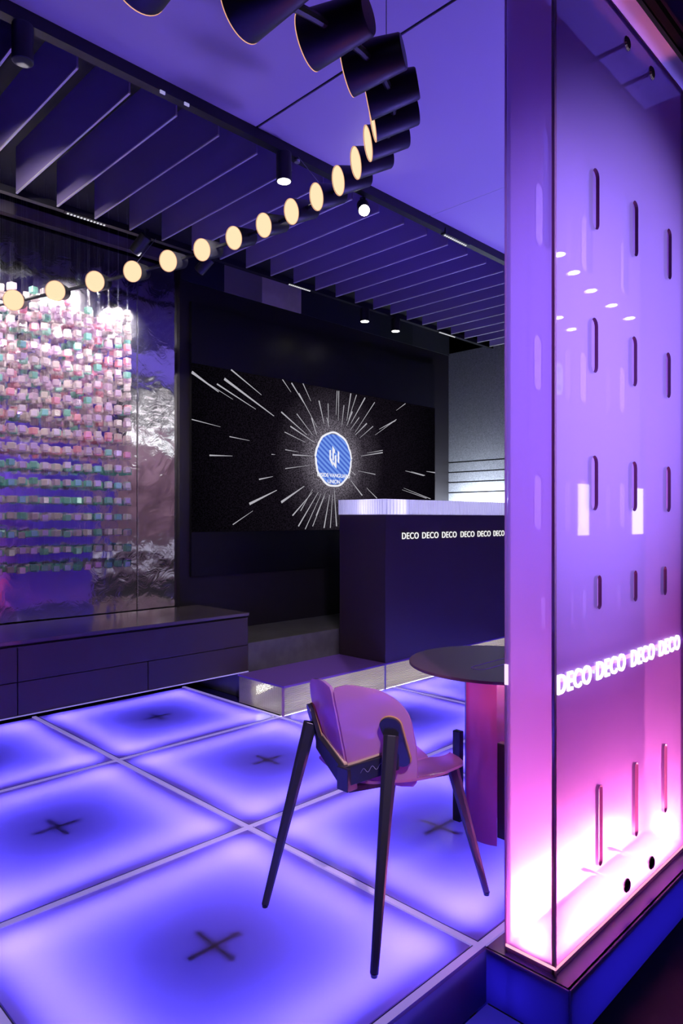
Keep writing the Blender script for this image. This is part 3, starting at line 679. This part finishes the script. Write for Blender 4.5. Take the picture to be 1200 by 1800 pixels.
# ------------------------------------------------------------------ acrylic totems with slots
def totem(x0, x1, label, full=True):
    y0, y1, zt = .993, 1.150, 3.130
    T = thing('acrylic_totem', ((x0+x1)/2, 1.07, 0), label, 'light totem', 'acrylic totems along the corridor edge')
    cols = [x0+.268, x0+.593, x0+.930]
    slots = []
    for cx in cols:
        slots += [capsule(cx, 1.938, .050, .180), capsule(cx, 1.487, .050, .180), capsule(cx+(.035 if cx == cols[0] else (.01 if cx == cols[1] else -.035)), 1.127, .034, .112), capsule(cx+(.045 if cx == cols[0] else (.02 if cx == cols[1] else -.03)), .352, .030, .268)]
        slots += [capsule(cx+.01, 2.42, .050, .20)]
    out = [(x0, 0.0), (x1, 0.0), (x1, zt), (x0, zt)]
    fr = plate('front_sheet', out, slots, .012, (0, y0, 0), (1, 0, 0), (0, 0, 1), [M_clear, M_slotrim], T)
    # back sheet: same plate, opal, slots at the top row only
    bs = []
    for cx in cols: bs += [capsule(cx-.02, 2.50, .055, .42)]
    plate('back_sheet', [(x0+.012, 0.0), (x1-.012, 0.0), (x1-.012, zt), (x0+.012, zt)], bs, .010, (0, y1, 0), (1, 0, 0), (0, 0, 1), [M_opal, M_clearedge, M_clear], T)
    plate('side_sheet', [(y0+.007, 0), (y1+.006, 0), (y1+.006, zt), (y0+.007, zt)], [], .010, (x0+.005, 0, 0), (0, 1, 0), (0, 0, 1), [M_clear, M_clearedge], T)
    plate('side_sheet', [(y0+.007, 0), (y1+.006, 0), (y1+.006, zt), (y0+.007, zt)], [], .010, (x1-.005, 0, 0), (0, 1, 0), (0, 0, 1), [M_opal, M_clearedge], T)
    # cut edges that shine
    e = MB(); w = .005
    for x in (x0, x1):
        for y in (y0-.006, y1+.006): e.box(x-w/2, x+w/2, y-w/2, y+w/2, .0, zt)
    for y in (y0-.006, y1+.006):
        for z in (zt,): e.box(x0, x1, y-w/2, y+w/2, z-w/2, z+w/2)
    for x in (x0, x1): e.box(x-w/2, x+w/2, y0, y1, zt-w/2, zt+w/2)
    e.obj('edge_trim', M_clearedge, T)
    # base: tray with the pink white led strip
    Bx(x0+.012, x1-.012, y0+.010, y1-.010, .0, .028).obj('base_tray', pbr('rose tray', (.6, .12, .25), .3), T)
    Bx(x0-.001, x1+.001, y0-.009, y0-.006, .018, .026).obj('glow_line', emit('pink glow line', (1.0, .35, .55), 1.3), T)
    Bx(x0-.004, x0-.001, y0-.008, y1+.004, .018, .026).obj('glow_line', emit('pink glow line side', (1.0, .45, .6), 1.3), T)
    Bx(x0+.02, x1-.02, y0+.03, y1-.03, .028, .034).obj('led_strip', emit('rose led', C_PANEL_BASE, L_PANEL_BASE), T)
    # lettering band
    if full:
        for a, b in ((1.925, 2.150), (2.192, 2.420), (2.475, 2.690), (2.740, 2.962)):
            text('lettering', 'DECO', .083, (a, y0-.0062, .842), (1, 0, 0), (0, 0, 1), emit('lit letter', (1, .93, 1), 1.5), T, .006, .016, 1, 1.10, width=b-a)
        for x in (2.172, 2.716): MB().cyl((x, y0-.006, .872), (x, y0-.010, .872), .006).obj('letter_dot', M_white, T)
        Bx(x0+.02, x1-.02, y0+.008, y0+.014, .868, .880).obj('letter_led', emit('violet led', (.8, .35, 1.0), 6.0), T)
        Bx(x0-.004, x0-.0005, y1-.004, y1+.008, .845, .91).obj('edge_light', emit('edge light', (1, .7, 1), 1.2), T)
    for (bx, bz) in ((x0+.520, 3.047), (x0+.746, 3.047), (x0+.520, .076), (x0+.746, .076)):
        if bx > x1-.05: continue
        r_ = MB(); top = bz > 1
        r_.cyl((bx, y0-.006, bz), (bx, y1-.004, bz), .007, .007, 12)
        rd = r_.obj('standoff_rod', M_black if top else M_slotrim, T, smooth=True)
        c = MB(); rings = []
        for rr, dy in ((.004, -.016), (.018, -.015), (.024, -.010), (.024, -.006)):
            rings.append([Vector((bx+(rr*(1+(.06 if (top and kk % 2) else 0)))*cos(2*pi*kk/28), y0+dy, bz+(rr*(1+(.06 if (top and kk % 2) else 0)))*sin(2*pi*kk/28))) for kk in range(28)])
        c.loft(rings)
        c.obj('standoff_cap', M_chrome if top else M_blackgloss, T, smooth=not top)
    return T
totem(1.917, 3.030, 'tall clear and violet acrylic light box with slots, glowing pink at its foot, front right')
totem(3.052, 4.165, 'second acrylic light box, only its glowing left edge showing at the right picture border', full=False)
# light inside the first totem: slim tubes in the box
lamp('totem_tube_light', 'AREA', (2.47, 1.012, .06), 58, C_PANEL_BASE, (2.47, 1.14, .09), shape='RECTANGLE', size=1.0, size_y=.05)

lamp('totem_tube_light', 'AREA', (2.47, 1.125, .05), 58, C_PANEL_BASE, (2.47, 1.0, .09), shape='RECTANGLE', size=1.0, size_y=.03)
lamp('totem_base_light', 'AREA', (2.47, 1.07, .04), 6, C_PANEL_BASE, (2.47, 1.07, 3), shape='RECTANGLE', size=1.04, size_y=.03)
# ------------------------------------------------------------------ round table
tc = Vector((2.623, 1.62, 0))
tb = thing('round_table', tc, 'round dark speckled table on an iridescent pink acrylic pillar with black bars', 'table')
m = MB(); m.cyl(tc+Vector((0, 0, .733)), tc+Vector((0, 0, .745)), .386, .386, 96); m.obj('tabletop', M_table, tb, bevel=.002, smooth=True)
cap = [(x, y, .7455) for x, y in [(2.44+.035*sin(a)*-1*1, 1.605+.035*cos(a)) for a in [pi*i/12 for i in range(13)]]]
capp = [Vector((2.455-.033*sin(pi*i/12), 1.605+.033*cos(pi*i/12), .7452)) for i in range(13)] + [Vector((2.87+.033*sin(pi*i/12), 1.605-.033*cos(pi*i/12), .7452)) for i in range(13)]
MB().tube(capp, .0022, 6, closed=True).obj('inlay_line', M_line, tb)
pil = MB(); R0 = .142; A0, A1 = radians(238), radians(238+330-20)
arc = []
n = 60
for i in range(n+1):
    a = A0 - radians(1) + (-1)*0 + (A1-A0)*i/n
    arc.append(a)
arc = [radians(250)+radians(320)*i/n for i in range(n+1)]
ri = [[tc+Vector((r*cos(a), r*sin(a), z)) for a in arc] for r, z in ((R0, .002), (R0, .733))]
mb_ = MB()
for r in (R0, R0-.006):
    rr = [[tc+Vector((r*cos(a), r*sin(a), z)) for a in arc] for z in (.002, .733)]
    mb_.loft(rr, caps=False, closed=False)
mb_.obj('pillar', M_film, tb, smooth=True)
lamp('added_pillar_fill', 'POINT', tc+Vector((0, 0, .62)), 1.1, (.95, .70, 1.0), shadow_soft_size=.03)  # added light inside the pillar to brighten its acrylic
for (bx, by, w1, w2) in ((2.572, 1.505, .035, .088), (2.58, 1.79, .03, .04), (2.74, 1.50, .03, .03), (2.75, 1.74, .03, .03)):
    Bx(bx, bx+w1, by, by+w2, .0, .408).obj('support_bar', M_post, tb, bevel=.003)

# ------------------------------------------------------------------ chair
ch = thing('dining_chair', (1.85, 1.62, 0), 'pink translucent acrylic chair with dark tapered legs standing at the round table', 'chair')
def shell2d():
    o = [(0.0, .0), (0.0, .298)]
    for i in range(1, 6): a = pi - (pi/2)*i/5; o.append((.028+.028*cos(a), .298+.028*sin(a)))
    o += [(.06, .327), (.10, .322)]
    for i in range(1, 11):
        a = pi/2 - (pi/2)*i/10; o.append((.105+.115*cos(a), .195+.125*sin(a)))
    o += [(.222, .12), (.215, .04), (.205, -.02), (.19, -.035), (.10, -.02)]
    return o
def shell(side, dirv, wmax=1.0):
    o2 = shell2d(); mb = MB(); base0 = Vector((1.705, 1.64, .49)); base1 = Vector((1.620, 1.64, .815))
    dv = Vector(dirv).normalized()
    nrm = dv.cross(Vector((0, 0, 1))); nrm = nrm if nrm.x < 0 else -nrm     # outward = towards the back (camera)
    def P(w, h, t): return base0+(base1-base0)*(h/.327)+dv*(w*wmax+.004)+Vector((.9*w*w, 0, 0))+nrm*t
    # fan grid: horizontal rows
    hs = sorted(set([round(h, 4) for _, h in o2]))
    rows = []
    N = 10
    def span(h):
        # right extent of outline at height h
        xs_ = []
        for (a, b) in zip(o2, o2[1:]+o2[:1]):
            (x1, y1), (x2, y2) = a, b
            if (y1-h)*(y2-h) <= 0 and y1 != y2: xs_.append(x1+(x2-x1)*(h-y1)/(y2-y1))
        return (min(xs_), max(xs_)) if xs_ else (0, 0)
    H_ = [-.03+.3565*i/30 for i in range(31)]
    rings = []
    fr, bk = [], []
    for h in H_:
        a, b = span(h)
        fr.append([P(a+(b-a)*k/N, h, .006) for k in range(N+1)]); bk.append([P(a+(b-a)*k/N, h, -.006) for k in range(N+1)])
    nv = (N+1); vs = [v for r in fr for v in r]+[v for r in bk for v in r]; fs = []; off = len(H_)*nv
    for j in range(len(H_)-1):
        for k in range(N):
            fs.append((j*nv+k, j*nv+k+1, (j+1)*nv+k+1, (j+1)*nv+k)); fs.append((off+j*nv+k, off+j*nv+k+1, off+(j+1)*nv+k+1, off+(j+1)*nv+k))
        fs.append((j*nv, (j+1)*nv, off+(j+1)*nv, off+j*nv)); fs.append((j*nv+N, (j+1)*nv+N, off+(j+1)*nv+N, off+j*nv+N))
    for k in range(N):
        fs.append((k, k+1, off+k+1, off+k)); l = (len(H_)-1)*nv; fs.append((l+k, l+k+1, off+l+k+1, off+l+k))
    mb.add(vs, fs)
    return mb.obj('backrest', M_shell, ch, smooth=True), P
sR, PR = shell(-1, (.45, -.89, 0))
sL, PL = shell(1, (.20, .98, 0))
def bracket(P, w0, h0, w1, h1):
    """capsule plate on the outside of the backrest half, a tan layer under it"""
    for (t0, t1, m_, nm, k) in ((.007, .016, M_chairtan, 'felt_layer', 1.08), (.016, .032, M_chairmetal, 'bracket', 1.0)):
        a, b = (w0, h0), (w1, h1); r0, r1 = .030*k, .024*k
        dx, dy = b[0]-a[0], b[1]-a[1]; L = sqrt(dx*dx+dy*dy); an = math.atan2(dy, dx); pts = []
        for i in range(13): q_ = an+pi/2+pi*i/12; pts.append((a[0]+r0*cos(q_), a[1]+r0*sin(q_)))
        for i in range(7): q_ = an-pi/2+pi*i/6; pts.append((b[0]+r1*cos(q_), b[1]+r1*sin(q_)))
        MB().loft([[P(w, h, t0) for w, h in pts], [P(w, h, t1) for w, h in pts]]).obj(nm, m_, ch, bevel=.002)
bracket(PR, .165, .195, .180, .075)
bracket(PL, .195, .175, .150, .065)
def leg(a, b, wa, wb, nm='leg'):
    a, b = Vector(a), Vector(b); d = (b-a).normalized()
    side = d.cross(Vector((1, 1, 0)).normalized()).normalized(); fw = d.cross(side)
    rings = []
    for c, w in ((a, wa), (b, wb)):
        rings.append([c+side*w*.5*x+fw*w*.42*y for x, y in ((-1, -.55), (-.55, -1), (.55, -1), (1, -.55), (1, .55), (.55, 1), (-.55, 1), (-1, .55))])
    return MB().loft(rings).obj(nm, M_chairmetal, ch, bevel=.002)
ra = PR(.165, .165, .036); la = PL(.185, .14, .036)
l1 = leg(ra, (1.531, 1.369, .008), .050, .025); l2 = leg(la, (1.535, 1.888, .008), .050, .025)
l3 = leg((2.105, 1.495, .452), (2.154, 1.378, .008), .044, .022); l4 = leg((2.105, 1.775, .452), (2.167, 1.872, .008), .044, .022)
for x, y in ((1.531, 1.369), (1.535, 1.888), (2.154, 1.378), (2.167, 1.872)):
    MB().cyl((x, y, 0), (x, y, .012), .010, .012, 14).obj('foot_cap', M_blackgloss, ch)
# V shaped frame behind the backrest
def beam(mb, p, q, h0, h1, t, up=Vector((0, 0, 1))):
    p, q = Vector(p), Vector(q); d = (q-p).normalized(); s = d.cross(up).normalized()
    mb.loft([[c+s*t/2*x+up*hh/2*y for x, y in ((-1, -1), (1, -1), (1, 1), (-1, 1))] for c, hh in ((p, h0), (q, h1))])
vb = MB(); C0 = Vector((1.672, 1.632, .492))
beam(vb, PL(.155, .10, .022)+Vector((0, 0, -.02)), C0+Vector((0, .004, 0)), .055, .068, .024)
beam(vb, C0-Vector((0, .004, 0)), PR(.175, .09, .022)+Vector((0, 0, -.015)), .068, .060, .024)
vb.box(C0.x-.014, C0.x+.035, C0.y-.030, C0.y+.022, .447, .526)
vb.obj('back_frame', M_chairmetal, ch, bevel=.003)
wb = MB()
beam(wb, PL(.150, .10, .008)+Vector((0, 0, .012)), C0+Vector((.016, .004, .038)), .006, .006, .020)
beam(wb, C0+Vector((.016, -.004, .038)), PR(.160, .09, .008)+Vector((0, 0, .018)), .006, .006, .020)
wb.obj('frame_liner', pbr('pale wood liner', (.62, .48, .38), .5), ch)
sc_ = MB()   # small engraved squiggle on the frame
pts = [C0.lerp(PR(.175, .09, .022)+Vector((0, 0, -.015)), t)+Vector((-.0095, -.0095, .004+.008*sin(t*40))) for t in [.3+.4*i/24 for i in range(25)]]
sc_.tube(pts, .0009, 4); sc_.obj('signature_mark', pbr('engraved mark', (.3, .3, .42), .3), ch)
# seat: two petals
def petal(sgn):
    NX, NY = 18, 8; top = []; bot = []
    for i in range(NX+1):
        u = i/NX; x = 1.71+.44*u
        wide = .205*(1-.25*(1-u)**3)*(1-.55*max(0, (u-.80)/.20)**2.2)
        for j in range(NY+1):
            v = j/NY; y = 1.635+sgn*(.006+wide*v)
            z = .448+.034*v**2+.018*max(0, u-.55)**1.0*v - .030*max(0, u-.8) + .03*(1-u)**3
            top.append(Vector((x+.03*sin(v*pi)*max(0, u-.5), y, z))); bot.append(Vector((x+.03*sin(v*pi)*max(0, u-.5), y, z-.009)))
    nv = NY+1; off = len(top); fs = []
    for i in range(NX):
        for j in range(NY):
            a = i*nv+j; fs.append((a, a+1, a+nv+1, a+nv)); fs.append((off+a, off+a+1, off+a+nv+1, off+a+nv))
        a = i*nv; fs.append((a, a+nv, off+a+nv, off+a)); a = i*nv+NY; fs.append((a, a+nv, off+a+nv, off+a))
    for j in range(NY):
        fs.append((j, j+1, off+j+1, off+j)); a = NX*nv+j; fs.append((a, a+1, off+a+1, off+a))
    mb = MB(); mb.add(top+bot, fs); return mb.obj('seat', M_shellseat, ch, smooth=True)
petal(1); petal(-1)
rl = MB(); beam(rl, (1.69, 1.632, .445), (2.08, 1.50, .435), .022, .018, .022); beam(rl, (1.69, 1.632, .445), (2.08, 1.77, .435), .022, .018, .022)
rl.obj('seat_rail', M_chairmetal, ch, bevel=.002)

# ------------------------------------------------------------------ ring chandelier
SCL = .92
def rp(t, dr=0.0):
    c = Vector((.5373, 3.1412, 2.3866)); R = 1.9769+dr; x = c.x+R*cos(t); y = c.y+R*sin(t); z = c.z+.347*(x-c.x)+.0197*(y-c.y)
    return Vector((x*SCL, y*SCL, EYE+(z-EYE)*SCL))
rc = thing('ring_chandelier', rp(0, .07), 'large black ring lamp carrying many cone shades with warm glowing discs', 'lamp')
arc = [rp(.9381-.1365*s, .075) for s in [(-.6+.25*i) for i in range(86)]]
MB().tube(arc, .011, 8).obj('ring_tube', M_black, rc, smooth=True)
for k in range(0, 21):
    t = .9381-.1365*k; a = rp(t); b = rp(t, .165); ax = (b-a).normalized(); q = ax.to_track_quat('Z', 'Y')
    sh = MB(); n = 40; rings = []
    for (dd, r) in ((0, .0600), (.0, .0615), (.006, .0615), (.150, .043), (.154, .040), (.154, .001)):
        rings.append([a+ax*dd+q @ Vector((r*cos(2*pi*i/n), r*sin(2*pi*i/n), 0)) for i in range(n)])
    sh.loft(rings, caps=False)
    so = sh.obj('lamp_shade', M_blackgloss if False else pbr_shade if 'pbr_shade' in globals() else M_black, rc, smooth=True)
    MB().cyl(a+ax*.003, a+ax*.006, .0590, .0590, n).obj('disc', M_disc, so)
    rim = [a+ax*.001+q @ Vector((.0607*cos(2*pi*i/n), .0607*sin(2*pi*i/n), 0)) for i in range(n)]
    MB().tube(rim, .0016, 5, closed=True).obj('glow_rim', M_warmrim, so)
def wire(p, q, nm='suspension_wire'): MB().tube([p, (Vector(p)+Vector(q))/2, q], .0016, 5).obj(nm, M_wire, rc)
wire(rp(.9381-.1365*9, .075), (2.43, 2.72, 3.30))
wire(rp(.9381-.1365*2.7, .075), (2.46, 4.2, 3.30))
wire(rp(.9381-.1365*14.3, .075), rp(.9381-.1365*14.3, .075)+Vector((0, 0, 3.33-rp(.9381-.1365*14.3, .075).z)))
MB().cyl((2.43, 2.72, 3.262), (2.43, 2.72, 3.276), .015).obj('wire_clip', M_wire, rc)

# ------------------------------------------------------------------ corridor side (seen only as reflections)
for i, (x, y) in enumerate([(4.897, -.513), (5.343, -.611), (5.874, -.71), (6.417, -.754), (6.954, -.804), (6.43, -1.3), (6.925, -1.404)]):
    t = thing('downlight', (x, y, 3.40), 'recessed round corridor downlight, %s in the row reflected in the acrylic' % ORD[i], 'downlight', 'corridor downlights')
    MB().cyl((x, y, 3.40), (x, y, 3.385), .055, .05).obj('trim_ring', M_black, t)
    MB().cyl((x, y, 3.386), (x, y, 3.380), .040, .04).obj('lens', emit('downlight lens', (1, .97, 1), 30), t)
for i, (xa, xb, z0, z1) in enumerate(((14.6, 15.1, 1.0, 2.15), (17.6, 18.25, .98, 2.15))):
    tag(Bx(xa, xb, -5.0, -4.98, z0, z1).obj('window_%d' % (i+1), emit('lit window', (1, .98, 1), 5)), kind='structure')
sk = Bx(3, 12, -4.99, -4.97, .44, .52).obj('trim_3', emit('added bluish glow strip', (.75, .78, 1.0), 2)); tag(sk, kind='structure')  # made-up corridor strip, added for a bright line mirrored in the foil
t = thing('light_panel', (8.2, -3.9, 3.4), 'large white ceiling light panel in the corridor behind the viewer, mirrored in the silver wall', 'ceiling lamp')
Bx(7.4, 9.0, -4.5, -3.3, 3.37, 3.40).obj('frame', M_black, t); Bx(7.45, 8.95, -4.45, -3.35, 3.362, 3.369).obj('diffuser', emit('white diffuser', (1, .97, 1), 4), t)

sg = thing('hanging_sign', (6.84, -1.52, 3.40), 'small rounded white and teal lit sign hanging from the corridor ceiling, mirrored in the acrylic', 'sign')
MB().loft([[Vector((x, y, z)) for x, z in capsule(6.84, 2.86, .17, .34)] for y in (-1.535, -1.505)]).obj('sign_face', emit('white sign face', (.85, 1, 1), 1.1), sg)
mm_ = emit('teal sign mark', (.05, .55, .62), .9)
Bx(6.80, 6.87, -1.504, -1.500, 2.93, 2.98).box(6.82, 6.84, -1.504, -1.500, 2.84, 2.92).box(6.80, 6.88, -1.504, -1.500, 2.74, 2.80).obj('sign_mark', mm_, sg)
Bx(6.835, 6.845, -1.525, -1.515, 3.02, 3.40).obj('hanger', M_black, sg)
